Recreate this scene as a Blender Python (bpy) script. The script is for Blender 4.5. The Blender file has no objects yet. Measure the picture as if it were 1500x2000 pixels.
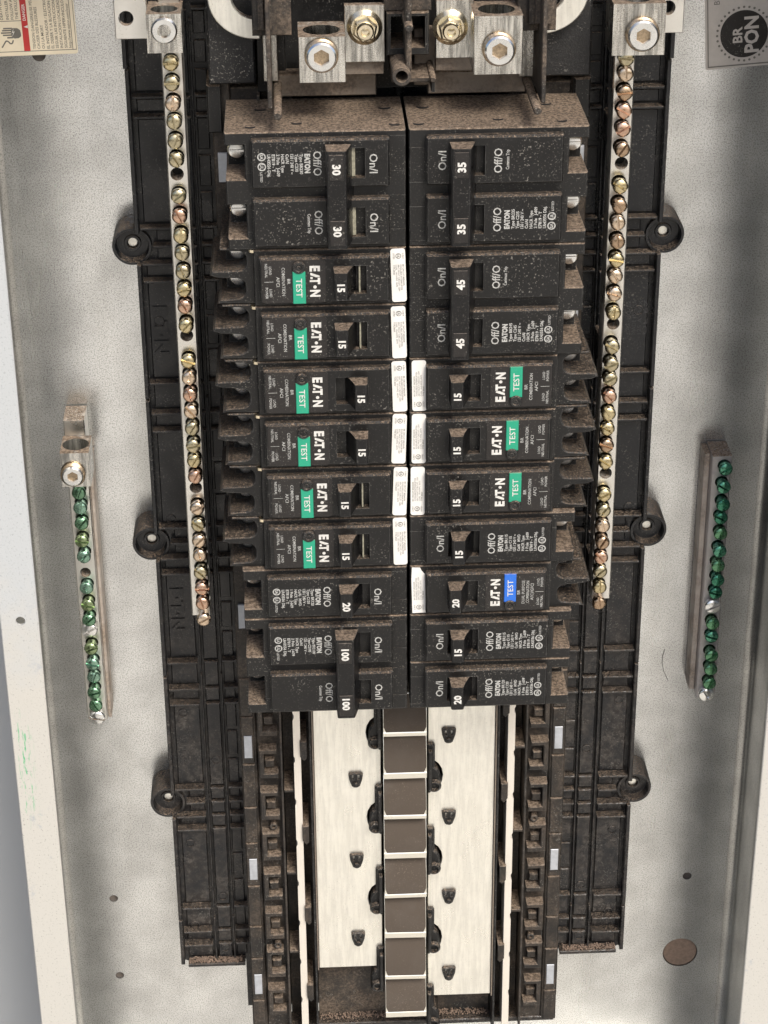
import bpy, bmesh, math, random
from mathutils import Vector, Matrix
from mathutils.geometry import tessellate_polygon

random.seed(7)
scene = bpy.context.scene
COL = scene.collection
Z0 = 1.5                                   # height of the panel's reference line above the ground, metres

# ------------------------------------------------------------------ camera
F_PX = 4231.5                              # focal length in photograph pixels (1500 wide)
PITCH, YAW, ROLL = 0.480247, 0.040539, -0.008280
CAM = Vector((-45.4, -848.99, 269.2))      # mm, relative to the breakers' front plane


def cam_axes():
    p, y, r = PITCH, YAW, ROLL
    f = Vector((math.sin(y) * math.cos(p), math.cos(y) * math.cos(p), -math.sin(p)))
    rt = Vector((math.cos(y), -math.sin(y), 0))
    up = rt.cross(f)
    return rt * math.cos(r) + up * math.sin(r), -rt * math.sin(r) + up * math.cos(r), f


RT, UP, FW = cam_axes()


def at(px, py, h):
    """photograph pixel -> (x, z) in mm on the plane h mm in front of the box's back plate"""
    d = FW + RT * ((px - 750) / F_PX) - UP * ((py - 1000) / F_PX)
    t = (90 - h - CAM.y) / d.y
    q = CAM + d * t
    return q.x, q.z


cd = bpy.data.cameras.new('camera')
cam = bpy.data.objects.new('camera', cd)
COL.objects.link(cam)
cd.sensor_fit = 'HORIZONTAL'
cd.sensor_width = 36
cd.lens = F_PX / 1500 * 36
cd.clip_start, cd.clip_end = 0.01, 200
m = Matrix((RT, UP, -FW)).transposed().to_4x4()
m.translation = Vector((CAM.x, CAM.y - 90, CAM.z)) / 1000 + Vector((0, 0, Z0))
cam.matrix_world = m
scene.camera = cam

# ------------------------------------------------------------------ light
SUN_EL, SUN_AZ = math.radians(48), math.radians(155)     # azimuth clockwise from +Y
world = bpy.data.worlds.new('World')
scene.world = world
world.use_nodes = True
wn = world.node_tree
sky = wn.nodes.new('ShaderNodeTexSky')
sky.sky_type = 'NISHITA'
sky.sun_disc = False
sky.sun_elevation = SUN_EL
sky.sun_rotation = SUN_AZ
sky.dust_density = 4.0
sky.air_density = 1.0
bg = wn.nodes['Background']
bg.inputs['Strength'].default_value = 0.15
wn.links.new(sky.outputs[0], bg.inputs['Color'])
sd = bpy.data.lights.new('sun', 'SUN')
sd.energy = 2.6
sd.angle = math.radians(20)
sd.color = (1.0, 0.955, 0.885)
sun = bpy.data.objects.new('sun', sd)
COL.objects.link(sun)
sv = Vector((math.sin(SUN_AZ) * math.cos(SUN_EL), math.cos(SUN_AZ) * math.cos(SUN_EL), math.sin(SUN_EL)))
sun.rotation_euler = sv.to_track_quat('Z', 'Y').to_euler()
sun.location = sv * 3

vs = scene.view_settings
vs.view_transform = 'Standard'
vs.look = 'None'
vs.exposure = 0.36
vs.gamma = 1.0
vs.use_curve_mapping = False
scene.render.engine = 'CYCLES'
scene.cycles.use_denoising = True
scene.cycles.max_bounces = 8

# ------------------------------------------------------------------ materials


class NT:
    def __init__(self, name):
        self.m = bpy.data.materials.new(name)
        self.m.use_nodes = True
        self.t = self.m.node_tree
        self.b = self.t.nodes['Principled BSDF']
        self.g = self.t.nodes.new('ShaderNodeNewGeometry')

    def link(self, a, b):
        self.t.links.new(a, b)

    def noise(self, scale, detail=3, rough=0.6, stretch=None, seed=0.0):
        n = self.t.nodes.new('ShaderNodeTexNoise')
        n.inputs['Scale'].default_value = scale
        n.inputs['Detail'].default_value = detail
        n.inputs['Roughness'].default_value = rough
        mp = self.t.nodes.new('ShaderNodeMapping')
        mp.inputs['Scale'].default_value = stretch or (1, 1, 1)
        mp.inputs['Location'].default_value = (seed, seed * 1.7, seed * .6)
        self.link(self.g.outputs['Position'], mp.inputs[0])
        self.link(mp.outputs[0], n.inputs['Vector'])
        return n.outputs['Fac']

    def ramp(self, v, a, b, lo=0.0, hi=1.0):
        r = self.t.nodes.new('ShaderNodeMapRange')
        r.interpolation_type = 'SMOOTHSTEP'
        for i, k in enumerate((a, b, lo, hi)):
            r.inputs[i + 1].default_value = k
        self.link(v, r.inputs[0])
        return r.outputs[0]

    def math(self, op, a, b=None):
        n = self.t.nodes.new('ShaderNodeMath')
        n.operation = op
        n.use_clamp = op == 'MULTIPLY'
        for i, k in enumerate((a, b)):
            if k is None:
                continue
            if isinstance(k, (int, float)):
                n.inputs[i].default_value = k
            else:
                self.link(k, n.inputs[i])
        return n.outputs[0]

    def mix(self, f, a, b):
        n = self.t.nodes.new('ShaderNodeMix')
        n.data_type = 'RGBA'
        for s, k in ((0, f), (6, a), (7, b)):
            if isinstance(k, tuple):
                n.inputs[s].default_value = (*k, 1)
            elif isinstance(k, (int, float)):
                n.inputs[s].default_value = k
            else:
                self.link(k, n.inputs[s])
        return n.outputs[2]

    def mixf(self, f, a, b):
        n = self.t.nodes.new('ShaderNodeMix')
        n.data_type = 'FLOAT'
        for s, k in ((0, f), (2, a), (3, b)):
            if isinstance(k, (int, float)):
                n.inputs[s].default_value = k
            else:
                self.link(k, n.inputs[s])
        return n.outputs[0]

    def upness(self, a, b):
        s = self.t.nodes.new('ShaderNodeSeparateXYZ')
        self.link(self.g.outputs['Normal'], s.inputs[0])
        return self.ramp(s.outputs['Z'], a, b)

    def set(self, key, v):
        i = self.b.inputs[key]
        if isinstance(v, tuple):
            i.default_value = (*v, 1)
        elif isinstance(v, (int, float)):
            i.default_value = v
        else:
            self.link(v, i)

    def bump(self, v, dist, strength=1.0):
        n = self.t.nodes.new('ShaderNodeBump')
        n.inputs['Distance'].default_value = dist
        n.inputs['Strength'].default_value = strength
        self.link(v, n.inputs['Height'])
        self.link(n.outputs[0], self.b.inputs['Normal'])


DUST = (0.066, 0.047, 0.032)
DUST2 = (0.27, 0.205, 0.15)


def dusted(name, base, rough, metallic=0.0, low=0.0, up=(0.3, 0.75), cover=(0.25, 0.5), film=0.0, speck=0.0,
           speck_col=(0.30, 0.285, 0.255), bump=0.0, spec=0.5, patchy=True, edge=0.0, brush=0.0):
    n = NT(name)
    fine = n.noise(1400, 4, 0.7)
    mid = n.noise(160, 4, 0.65, seed=3.1)
    cov = n.ramp(fine, cover[0], cover[1])
    patch = n.ramp(mid, 0.25, 0.5, 0.55 if patchy else 1.0, 1.0)
    f_up = n.math('MULTIPLY', n.math('MULTIPLY', n.upness(*up), cov), patch)
    dcol = n.mix(n.ramp(n.noise(700, 4, .75, seed=9.), .36, .66), DUST, DUST2)
    f = f_up
    if film:
        fl = n.ramp(n.noise(45, 5, 0.7, seed=5.5), 0.35, 0.72, 0.0, film)
        f = n.math('MAXIMUM', f_up, fl)
    if low:
        sz = n.t.nodes.new('ShaderNodeSeparateXYZ')
        n.link(n.g.outputs['Position'], sz.inputs[0])
        zl = n.ramp(sz.outputs['Z'], Z0 - .20, Z0 - .34)
        fl = n.math('MULTIPLY', n.ramp(n.noise(110, 6, 0.75, seed=7.5), 0.36, 0.68, 0.0, low), zl)
        lowmask = fl
    b = base
    if isinstance(base, str):
        b = (0.5, 0.5, 0.5)
    if brush:
        br = n.noise(330, 4, .7, stretch=(1.3, 1, .12), seed=17.)
        b = n.mix(n.ramp(br, .36, .62), tuple(k * (1 - brush) for k in base), tuple(min(1, k * 1.12) for k in base))
    col = n.mix(f, b, dcol)
    if low:
        col = n.mix(lowmask, col, n.mix(n.ramp(n.noise(380, 4, .7, seed=31.), .4, .62), (.020, .015, .012), (.085, .074, .064)))
    if speck:
        sp = n.ramp(n.noise(1350, 2, 0.5, seed=21.), 0.61, 0.68)
        sp = n.math('MULTIPLY', sp, n.ramp(n.noise(48, 4, .65, seed=2.), .42, .64, 0.06, speck))
        col = n.mix(sp, col, speck_col)
    if edge:
        bv = n.t.nodes.new('ShaderNodeBevel')
        bv.samples = 4
        bv.inputs['Radius'].default_value = 0.0005
        dp = n.t.nodes.new('ShaderNodeVectorMath')
        dp.operation = 'DOT_PRODUCT'
        n.link(bv.outputs[0], dp.inputs[0])
        n.link(n.g.outputs['True Normal'], dp.inputs[1])
        em = n.ramp(dp.outputs['Value'], .985, .86)
        em = n.math('MULTIPLY', em, n.ramp(n.noise(260, 4, .7, seed=13.), .36, .62, 0.05, edge))
        col = n.mix(em, col, (.17, .168, .16))
    n.set('Base Color', col)
    n.set('Metallic', n.mixf(f, metallic, 0.0) if metallic else 0.0)
    n.set('Roughness', n.mixf(f, n.ramp(n.noise(70, 4, .6, seed=15.), .3, .7, rough - .1, rough + .14), 0.95))
    n.set('Specular IOR Level', spec)
    if bump:
        n.bump(fine, 0.0004, bump)
    else:
        n.bump(n.math('MULTIPLY', fine, f), 0.0005, 0.6)
    return n.m


def plain(name, col, rough=0.5, metallic=0.0, var=0.12, scale=300, emit=None):
    n = NT(name)
    v = n.noise(scale, 4, .65)
    n.set('Base Color', n.mix(n.ramp(v, .3, .7), tuple(c * (1 - var) for c in col), tuple(min(1, c * (1 + var)) for c in col)))
    n.set('Metallic', metallic)
    n.set('Roughness', n.ramp(v, .3, .7, max(.05, rough - .08), min(1, rough + .08)))
    return n.m


def galvanised(name, tint=(0.72, 0.735, 0.735), rough=0.21, film=0.14, filmcol=(0.40, 0.375, 0.28)):
    n = NT(name)
    sp = n.noise(40, 2, .5)
    fine = n.noise(1500, 2, .6, seed=4.)
    brush = n.noise(34, 4, .55, stretch=(1, 1, .16), seed=1.)
    dark = n.ramp(fine, .34, .54, .50, 1.0)
    c = n.mix(n.ramp(sp, .3, .7), tuple(k * .86 for k in tint), tuple(min(1, k * 1.10) for k in tint))
    c = n.mix(n.math('SUBTRACT', 1.0, dark), c, (.12, .12, .11))
    f = n.ramp(brush, .38, .72, 0.02, film)
    n.set('Base Color', n.mix(f, c, filmcol))
    n.set('Metallic', n.mixf(f, .95, .15))
    n.set('Roughness', n.mixf(f, n.ramp(brush, .3, .7, rough - .012, rough + .03), .55))
    n.bump(fine, 0.0002, .18)
    return n.m


M = {}
M['black'] = dusted('black_plastic', (0.0055, 0.0055, 0.0056), .40, speck=.5, cover=(.42, .64), spec=.38, edge=.55)
M['handle'] = dusted('handle_plastic', (0.003, 0.003, 0.0035), .33, speck=.25, up=(.5, .85), spec=.4, edge=.3)
M['case'] = dusted('case_plastic', (0.0072, 0.0071, 0.007), .46, speck=.45, spec=.38, edge=.55)
M['tray'] = dusted('tray_plastic', (0.0045, 0.0052, 0.0068), .31, low=.6, speck=.3, film=.0, up=(.4, .95), cover=(.42, .62), spec=.45, edge=.35)
M['rail'] = dusted('rail_plastic', (0.010, 0.009, 0.0082), .48, speck=.35, film=.28, up=(.3, .9), spec=.4, edge=.5)
M['pebble'] = dusted('pebbled_plastic', (0.010, 0.010, 0.0105), .45, speck=.9, bump=.8)
M['dusty_black'] = dusted('dusty_plastic', (0.010, 0.009, 0.008), .6, speck=.5, film=.6, up=(.1, .5))
M['stab'] = dusted('stab_metal', (0.84, 0.82, 0.74), .34, 1.0, up=(.5, .9), speck=.15)
M['stabdust'] = dusted('stab_dust', (.066, .052, .040), .95, speck=.5, up=(.9, 1.5), speck_col=(.16, .13, .10))
M['bus'] = dusted('bus_metal', (0.82, 0.81, 0.745), .33, .92, film=.14, brush=.03, speck=.25, speck_col=(.12, .1, .08))
M['rail_metal'] = dusted('rail_metal', (0.74, 0.70, 0.63), .45, .6, speck=.12, speck_col=(.2, .15, .1))
M['lug'] = dusted('lug_aluminium', (0.70, 0.69, 0.65), .24, 1.0, up=(.4, .8), cover=(.05, .25), speck=.5, speck_col=(.09, .08, .06), bump=.25, brush=.55)
M['bar'] = dusted('bar_aluminium', (0.74, 0.73, 0.69), .33, 1.0, up=(.4, .8), speck=.2, speck_col=(.2, .15, .1))
M['lavender'] = dusted('ground_bar_metal', (0.47, 0.45, 0.45), .45, .9, up=(.3, .7), film=.35, speck=.3)
M['dustbar'] = dusted('dusty_bar', (0.40, 0.36, 0.32), .6, .5, film=.8, up=(.2, .6))
M['steel'] = dusted('screw_steel', (0.80, 0.81, 0.80), .24, 1.0, up=(.75, .98), speck=.2, speck_col=(.1, .09, .07))
M['darksteel'] = dusted('dark_steel', (0.22, 0.19, 0.16), .5, .6, film=.75, up=(.1, .6))
M['gold'] = plain('zinc_chromate', (0.80, 0.71, 0.53), .24, 1.0, .2, 150)
M['silver_tab'] = plain('tab_metal', (0.40, 0.42, 0.45), .5, .4)
M['thread'] = plain('screw_thread', (0.42, 0.33, 0.23), .4, 1.0, .3, 900)
M['brass'] = [plain('brass_screw_%s' % k, c, .26, 1.0, .2, 500) for k, c in
              (('yellow', (.54, .46, .28)), ('copper', (.56, .38, .28)), ('olive', (.46, .41, .28)), ('pale', (.62, .50, .38)), ('brown', (.40, .29, .20)))]
M['green'] = [plain('green_screw_%s' % k, c, .26, .9, .25, 500) for k, c in
              (('teal', (.09, .27, .18)), ('leaf', (.11, .25, .14)), ('deep', (.05, .19, .12)))]
M['palegreen'] = [plain('pale_green_screw_%s' % k, c, .26, .9, .25, 500) for k, c in
                 (('mint', (.22, .36, .28)), ('moss', (.24, .31, .17)), ('leaf', (.15, .28, .18)))]  # lighter, less saturated greens for the bar with the lug
M['print'] = plain('white_print', (.54, .53, .50), .7, 0, .15, 900)
M['printdim'] = plain('grey_print', (.34, .34, .325), .7, 0, .3, 900)
M['ink'] = plain('dark_ink', (.045, .042, .04), .6)
M['greyink'] = plain('grey_ink', (.14, .135, .12), .7)
M['label_black'] = dusted('label_black', (0.010, 0.0085, 0.008), .38, speck=.45, up=(.6, .9))
M['testgreen'] = dusted('test_green', (0.012, 0.27, 0.16), .45, speck=.15, up=(.6, .9))
M['testblue'] = dusted('test_blue', (0.015, 0.12, 0.52), .45, speck=.15, up=(.6, .9))
M['paper'] = plain('white_label_paper', (.66, .65, .62), .6, 0, .04, 200)
M['cream'] = plain('cream_label_paper', (.70, .63, .49), .55, 0, .05, 60)
M['red'] = plain('red_print', (.45, .035, .035), .55, 0, .1, 120)
M['plate_grey'] = plain('silver_label', (.47, .44, .41), .5, .15, .06, 200)
M['indicator'] = plain('indicator_cream', (.22, .21, .16), .5, 0, .25, 700)
M['galv'] = galvanised('galvanised_steel')
M['galv_shaded'] = galvanised('galvanised_shaded', (.40, .40, .385), .34, .3, (.20, .19, .16))  # same steel darkened: shade and dark side reflections put into the colour
M['knock'] = plain('dusty_knockout', (.24, .17, .125), .85, 0, .18, 500)
M['hair'] = plain('dark_fibre', (.05, .045, .04), .8)


def flange_mat():
    n = NT('painted_flange')
    p = n.noise(30, 5, .75, seed=2.)
    fine = n.noise(1000, 3, .7)
    c = n.mix(n.ramp(fine, .30, .42), (.22, .215, .20), (.46, .45, .415))
    c = n.mix(n.ramp(n.noise(55, 5, .7, seed=8.), .60, .68), c, (.36, .37, .38))
    s0 = n.t.nodes.new('ShaderNodeSeparateXYZ')
    n.link(n.g.outputs['Position'], s0.inputs[0])
    zf = n.math('ADD', s0.outputs['Z'], n.math('MULTIPLY', n.noise(22, 4, .7, seed=12.), .12))
    c = n.mix(n.ramp(n.math('SUBTRACT', zf, Z0 - 1), 1 - .19, 1 - .13), c, n.mix(n.ramp(fine, .3, .45), (.28, .30, .31), (.42, .44, .45)))
    # green pencil-like overspray streak
    s = n.t.nodes.new('ShaderNodeSeparateXYZ')
    n.link(n.g.outputs['Position'], s.inputs[0])
    zz = n.math('MULTIPLY', n.ramp(s.outputs['Z'], Z0 - .335, Z0 - .31), n.ramp(s.outputs['Z'], Z0 - .262, Z0 - .285))
    xx = n.math('MULTIPLY', n.ramp(s.outputs['X'], -.1815, -.1800), n.ramp(s.outputs['X'], -.172, -.179))
    st = n.ramp(n.noise(520, 3, .7, stretch=(1.6, 1, .22), seed=6.), .52, .64)
    f = n.math('MULTIPLY', n.math('MULTIPLY', zz, xx), st)
    n.set('Base Color', n.mix(f, c, (.06, .36, .16)))
    n.set('Roughness', .6)
    n.set('Metallic', .12)
    n.bump(fine, .0002, .4)
    return n.m


M['flange'] = flange_mat()
M['wallpaint'] = plain('grey_wall_paint', (.36, .375, .385), .6, 0, .03, 8)
M['concrete'] = plain('pale_concrete', (.52, .49, .43), .85, 0, .1, 3)

# ------------------------------------------------------------------ mesh building (mm; x right, z up, h out of the panel)


def inset(poly, c):
    n = len(poly)
    area = sum(poly[i][0] * poly[(i + 1) % n][1] - poly[(i + 1) % n][0] * poly[i][1] for i in range(n))
    s = 1 if area > 0 else -1
    out = []
    for i in range(n):
        p0, p1, p2 = Vector(poly[i - 1]), Vector(poly[i]), Vector(poly[(i + 1) % n])
        e1, e2 = (p1 - p0), (p2 - p1)
        if e1.length < 1e-6 or e2.length < 1e-6:
            out.append(tuple(p1))
            continue
        e1.normalize()
        e2.normalize()
        n1, n2 = Vector((-e1.y, e1.x)) * s, Vector((-e2.y, e2.x)) * s
        k = n1 + n2
        d = max(.35, k.dot(n1))
        q = p1 + k * (c / d)
        out.append((q.x, q.y))
    return out


class MB:
    def __init__(self):
        self.v, self.f = [], []

    def add(self, verts, faces):
        o = len(self.v)
        self.v += [tuple(p) for p in verts]
        self.f += [tuple(i + o for i in f) for f in faces]
        return self

    def prism(self, poly, c0, c1, axis='h', chamfer=0.0, holes=(), back=True):
        """extrude a polygon (with holes) from c0 to c1; the c1 end may be chamfered"""
        def mp(a, b, c):
            return (a, -c, b) if axis == 'h' else ((a, -b, c) if axis == 'z' else (c, -b, a))
        n = len(poly)
        rings = [(poly, c0)]
        if chamfer:
            sgn = 1 if c1 > c0 else -1
            rings += [(poly, c1 - sgn * chamfer), (inset(poly, chamfer), c1)]
        else:
            rings += [(poly, c1)]
        V = [mp(a, b, c) for pl, c in rings for a, b in pl]
        F = []
        for k in range(len(rings) - 1):
            for i in range(n):
                j = (i + 1) % n
                F.append((k * n + i, k * n + j, (k + 1) * n + j, (k + 1) * n + i))
        if not holes:
            if back:
                F.append(tuple(range(n - 1, -1, -1)))
            F.append(tuple((len(rings) - 1) * n + i for i in range(n)))
            return self.add(V, F)
        for pl, c, skip in ((rings[0][0], c0, not back), (rings[-1][0], c1, False)):
            if skip:
                continue
            loops = [[Vector((a, b, 0)) for a, b in pl]] + [[Vector((a, b, 0)) for a, b in hl] for hl in holes]
            flat = [p for l in loops for p in l]
            o = len(V)
            V += [mp(p.x, p.y, c) for p in flat]
            F += [tuple(o + i for i in t) for t in tessellate_polygon(loops)]
        for hl in holes:
            o, k = len(V), len(hl)
            V += [mp(a, b, c0) for a, b in hl] + [mp(a, b, c1) for a, b in hl]
            F += [(o + i, o + k + i, o + k + (i + 1) % k, o + (i + 1) % k) for i in range(k)]
        return self.add(V, F)

    def box(self, x0, x1, z0, z1, h0, h1, c=0.0):
        return self.prism([(x0, z0), (x1, z0), (x1, z1), (x0, z1)], h0, h1, chamfer=c)

    def lathe(self, cx, cz, prof, n=20, axis='h', cap=True):
        V, F = [], []
        for r, c in prof:
            for i in range(n):
                a = 2 * math.pi * i / n
                p, q = cx + r * math.cos(a), cz + r * math.sin(a)
                V.append((p, -c, q) if axis == 'h' else ((p, -q, c) if axis == 'z' else (c, -q, p)))
        for k in range(len(prof) - 1):
            for i in range(n):
                j = (i + 1) % n
                F.append((k * n + i, k * n + j, (k + 1) * n + j, (k + 1) * n + i))
        if cap:
            F.append(tuple(range(n - 1, -1, -1)))
            F.append(tuple((len(prof) - 1) * n + i for i in range(n)))
        return self.add(V, F)

    def tube(self, cx, cz, r0, r1, h0, h1, n=24, axis='h'):
        return self.lathe(cx, cz, [(r1, h0), (r1, h1 - .2), (r1 - .2, h1), (r0, h1), (r0, h0)], n, axis, cap=False)

    def mesh(self, name, smooth=False, fix=True):
        me = bpy.data.meshes.new(name)
        me.from_pydata([(a / 1000, b / 1000, c / 1000) for a, b, c in self.v], [], self.f)
        if fix:
            bm = bmesh.new()
            bm.from_mesh(me)
            bmesh.ops.remove_doubles(bm, verts=bm.verts, dist=1e-6)
            bmesh.ops.recalc_face_normals(bm, faces=bm.faces)
            bm.to_mesh(me)
            bm.free()
        if smooth:
            me.polygons.foreach_set('use_smooth', [True] * len(me.polygons))
            me.set_sharp_from_angle(angle=math.radians(38))
        return me


def circle(cx, cz, r, n=20, rz=None, a0=0.0):
    return [(cx + r * math.cos(a0 + 2 * math.pi * i / n), cz + (rz or r) * math.sin(a0 + 2 * math.pi * i / n)) for i in range(n)]


def rrect(x0, x1, z0, z1, r, n=4):
    out = []
    for cx, cz, a in ((x1 - r, z1 - r, 0), (x0 + r, z1 - r, 90), (x0 + r, z0 + r, 180), (x1 - r, z0 + r, 270)):
        for i in range(n + 1):
            t = math.radians(a + 90 * i / n)
            out.append((cx + r * math.cos(t), cz + r * math.sin(t)))
    return out


def ob(name, data, mat, parent=None, loc=None, rot=None):
    o = bpy.data.objects.new(name, data)
    COL.objects.link(o)
    if mat is not None:
        if len(data.materials) == 0:
            data.materials.append(mat)
        elif data.materials[0] != mat:
            o.material_slots[0].link = 'OBJECT'
            o.material_slots[0].material = mat
    if parent is not None:
        o.parent = parent
    if loc is not None:
        o.location = (loc[0] / 1000, -loc[2] / 1000, loc[1] / 1000)
    if rot is not None:
        o.rotation_euler = (0, rot, 0)
    return o


def part(name, mb, mat, parent, smooth=False, fix=True, loc=None, rot=None):
    return ob(name, mb.mesh(name, smooth, fix), M[mat] if isinstance(mat, str) else mat, parent, loc, rot)


def thing(name, label, cat, x=0, z=0, h=0, rot=0.0, group=None):
    o = bpy.data.objects.new(name, None)
    COL.objects.link(o)
    o.empty_display_size = .01
    o.location = (x / 1000, -h / 1000, z / 1000 + Z0)
    o.rotation_euler = (0, rot, 0)
    o['label'], o['category'] = label, cat
    if group:
        o['group'] = group
    return o


# ---- lettering: text becomes flat print; it runs along +z with the letters' tops towards -x
TXT = {}


def text_geo(s, bold):
    k = (s, bold)
    if k not in TXT:
        cu = bpy.data.curves.new('t', 'FONT')
        cu.body = s
        cu.size = 1.0
        cu.resolution_u = 2
        cu.offset = bold
        cu.fill_mode = 'BOTH'
        o = bpy.data.objects.new('t', cu)
        me = o.to_mesh()
        v = [(p.co.x, p.co.y) for p in me.vertices]
        f = [tuple(p.vertices) for p in me.polygons]
        o.to_mesh_clear()
        bpy.data.objects.remove(o)
        bpy.data.curves.remove(cu)
        x0 = min((p[0] for p in v), default=0)
        x1 = max((p[0] for p in v), default=1)
        TXT[k] = ([((x - x0), y) for x, y in v], f, x1 - x0)
    return TXT[k]


CAP = 0.70


def text(mb, s, x, z, size, h, length=None, align='c', bold=0.0, flip=False):
    """x: centre line of the letters, z: start / centre of the run, size: cap height in mm"""
    v, f, w = text_geo(s, bold)
    k = size / CAP
    kx = k if length is None else length / w
    off = {'l': 0, 'c': -w * kx / 2, 'r': -w * kx}[align]
    V = [(x + size / 2 - b * k, -h, z + off + a * kx) for a, b in v]
    return mb.add(V, f)


def ring(mb, x, z, r0, r1, h, n=20):
    V = [(x + r * math.cos(2 * math.pi * i / n), -h, z + r * math.sin(2 * math.pi * i / n)) for r in (r0, r1) for i in range(n)]
    return mb.add(V, [(i, (i + 1) % n, n + (i + 1) % n, n + i) for i in range(n)])


def flat(mb, poly, h):
    return mb.add([(a, -h, b) for a, b in poly], [tuple(range(len(poly)))])


# ------------------------------------------------------------------ setting
def structure(name, mb, mat):
    o = part(name, mb, mat, None)
    o.location = (0, 0, Z0)
    o['kind'] = 'structure'
    return o


structure('wall', MB().box(-2500, 2500, -1500, 1500, -40, -4), 'wallpaint')
structure('ground', MB().box(-6000, 6000, -1540, -1500, -20, 9000), 'concrete')

# ------------------------------------------------------------------ steel box
XB, HF, XF = 181.0, 98.0, 166.0
ZT, ZB = 130.0, -640.0
box = thing('panel_box', 'open galvanised steel electrical panel box around the black breaker tray', 'panel box', 0, -640, 0)


def bz(z):
    return z + 640


holes = []
for px, py, r in ((222, 1755, 2.3), (234, 1905, 2.3), (1342, 1711, 2.4), (76, 107, 3.0)):
    x, z = at(px, py, 0)
    holes.append(circle(x, bz(z), r, 16))
KX, KZ = at(1328, 1860, 0)
holes.append(circle(KX, bz(KZ), 9.6, 28))
b = MB()
b.prism([(-XB, bz(ZB)), (XB, bz(ZB)), (XB, bz(ZT)), (-XB, bz(ZT))], -1.5, 0, holes=holes)
part('back_plate', b, 'galv', box)
part('hole_backing', MB().box(-XB, XB, bz(ZB), bz(ZT), -3.2, -2.6), plain('hole_backing_board', (.13, .11, .095), .8), box)
k = MB()
k.prism(circle(KX, bz(KZ), 9.2, 28), -1.6, -.3, chamfer=.3)
part('knockout', k, 'knock', box)
for s in (-1, 1):
    # side wall with a rolled inside corner, and the front flange bent inwards
    r = 5.0
    prof = [(s * XB, HF - 1), (s * XB, r)]
    prof += [(s * (XB - r + r * math.cos(t)), r - r * math.sin(t)) for t in [math.radians(15 * i) for i in range(1, 7)]]
    outer = [(s * (XB - r), -.8), (s * (XB + 1.5), -.8), (s * (XB + 1.5), HF - 1)]
    part('side_wall', MB().prism(prof + outer, bz(ZB), bz(ZT), axis='z'), 'galv_shaded', box, smooth=True)
    fl = [(s * XF, bz(ZB)), (s * (XB + 2), bz(ZB)), (s * (XB + 2), bz(ZT)), (s * XF, bz(ZT))]
    hx, hz = at(40, 1213, HF)
    part('flange', MB().prism(fl, HF - 1.4, HF, chamfer=.4, holes=[circle(hx, bz(hz), 2.2, 16)] if s < 0 else ()), 'flange', box)
    lip = MB().box(*sorted((s * (XF + .1), s * (XF + 1.3))), bz(ZB), bz(ZT), HF - 4.5, HF - 1.5)
    part('flange_lip', lip, 'galv_shaded', box)
for z0, z1 in ((ZT - 2, ZT), (ZB, ZB + 2)):
    part('end_wall', MB().box(-XB + 5.2, XB - 5.2, bz(z0), bz(z1), .2, HF - 2), 'galv_shaded', box)
# rivet-like dimples and a loose fibre on the right of the box
fib = thing('dark_fibre', 'thin curved dark fibre stuck to the steel right of the tray', 'fibre', *at(1295, 1290, 0), 0.2)
pts = [at(px, py, 0) for px, py in ((1298, 1268), (1294, 1282), (1293, 1295), (1296, 1310), (1304, 1328))]
fx, fz = at(1295, 1290, 0)
fb = MB()
for (xa, za), (xb, zb) in zip(pts, pts[1:]):
    fb.prism([(xa - fx - .1, za - fz), (xb - fx - .1, zb - fz), (xb - fx + .1, zb - fz), (xa - fx + .1, za - fz)], 0, .2)
part('strand', fb, 'hair', fib)

# ------------------------------------------------------------------ stickers on the back plate
lx0, lz0 = at(153, 104, 0)
lw = thing('warning_label', 'cream danger sticker with red band and shocked hand symbol on the steel', 'warning label', lx0, lz0, 0)
lw.rotation_euler = (0, math.radians(-1.2), 0)
S = 1 / 4.42                                # mm per photo pixel there


def lp(px, py):
    return (px - 153) * S, (104 - py) * S


def lrect(mb, x0, y0, x1, y1, h):
    a, b_ = lp(x0, y1), lp(x1, y0)
    return flat(mb, [(a[0], a[1]), (b_[0], a[1]), (b_[0], b_[1]), (a[0], b_[1])], h)


part('sheet', MB().prism(rrect(lp(-40, 0)[0], 0, 0, lp(0, -120)[1], 1.2), .05, .28), 'cream', lw)
r_ = MB()
lrect(r_, 50, -120, 62, 95, .33)
part('red_band', r_, 'red', lw)
r_ = MB()
lrect(r_, -6, 36, 1.5, 95, .33)
part('red_band', r_, 'red', lw)
i_ = MB()
lrect(i_, -40, 95, 151, 96.3, .34)
lrect(i_, 143, -120, 144.2, 95, .34)
lrect(i_, 150, -120, 151, 95, .34)
lrect(i_, -6, 35.3, 50, 36.5, .34)
# hand symbol
hand = [(32, 49.5), (41, 50), (46, 54), (47, 60), (47, 66), (42, 69.5), (34, 70), (29, 67), (28, 58), (29, 52)]
flat(i_, [lp(*p) for p in hand], .34)
for y, x0 in ((50, 14), (54, 11.5), (58.5, 9), (63, 12)):
    lrect(i_, x0, y - 1.4, 31, y + 1.4, .345)
lrect(i_, 20, 66.5, 31, 69.5, .345)
for (xa, ya), (xb, yb) in zip([(8, 87), (13, 80), (17, 74), (21, 75), (25, 80), (29, 79), (31, 73)], [(13, 80), (17, 74), (21, 75), (25, 80), (29, 79), (31, 73)]):
    dx, dy = xb - xa, yb - ya
    L = math.hypot(dx, dy)
    nx, ny = -dy / L * 1.3, dx / L * 1.3
    flat(i_, [lp(xa + nx, ya + ny), lp(xb + nx, yb + ny), lp(xb - nx, yb - ny), lp(xa - nx, ya - ny)], .34)
part('pictogram', i_, 'greyink', lw, fix=False)
bolt = MB()
flat(bolt, [lp(*p) for p in ((34, 50), (29.5, 59), (33, 58), (29, 68), (35.5, 56), (32, 57))], .37)
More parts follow.
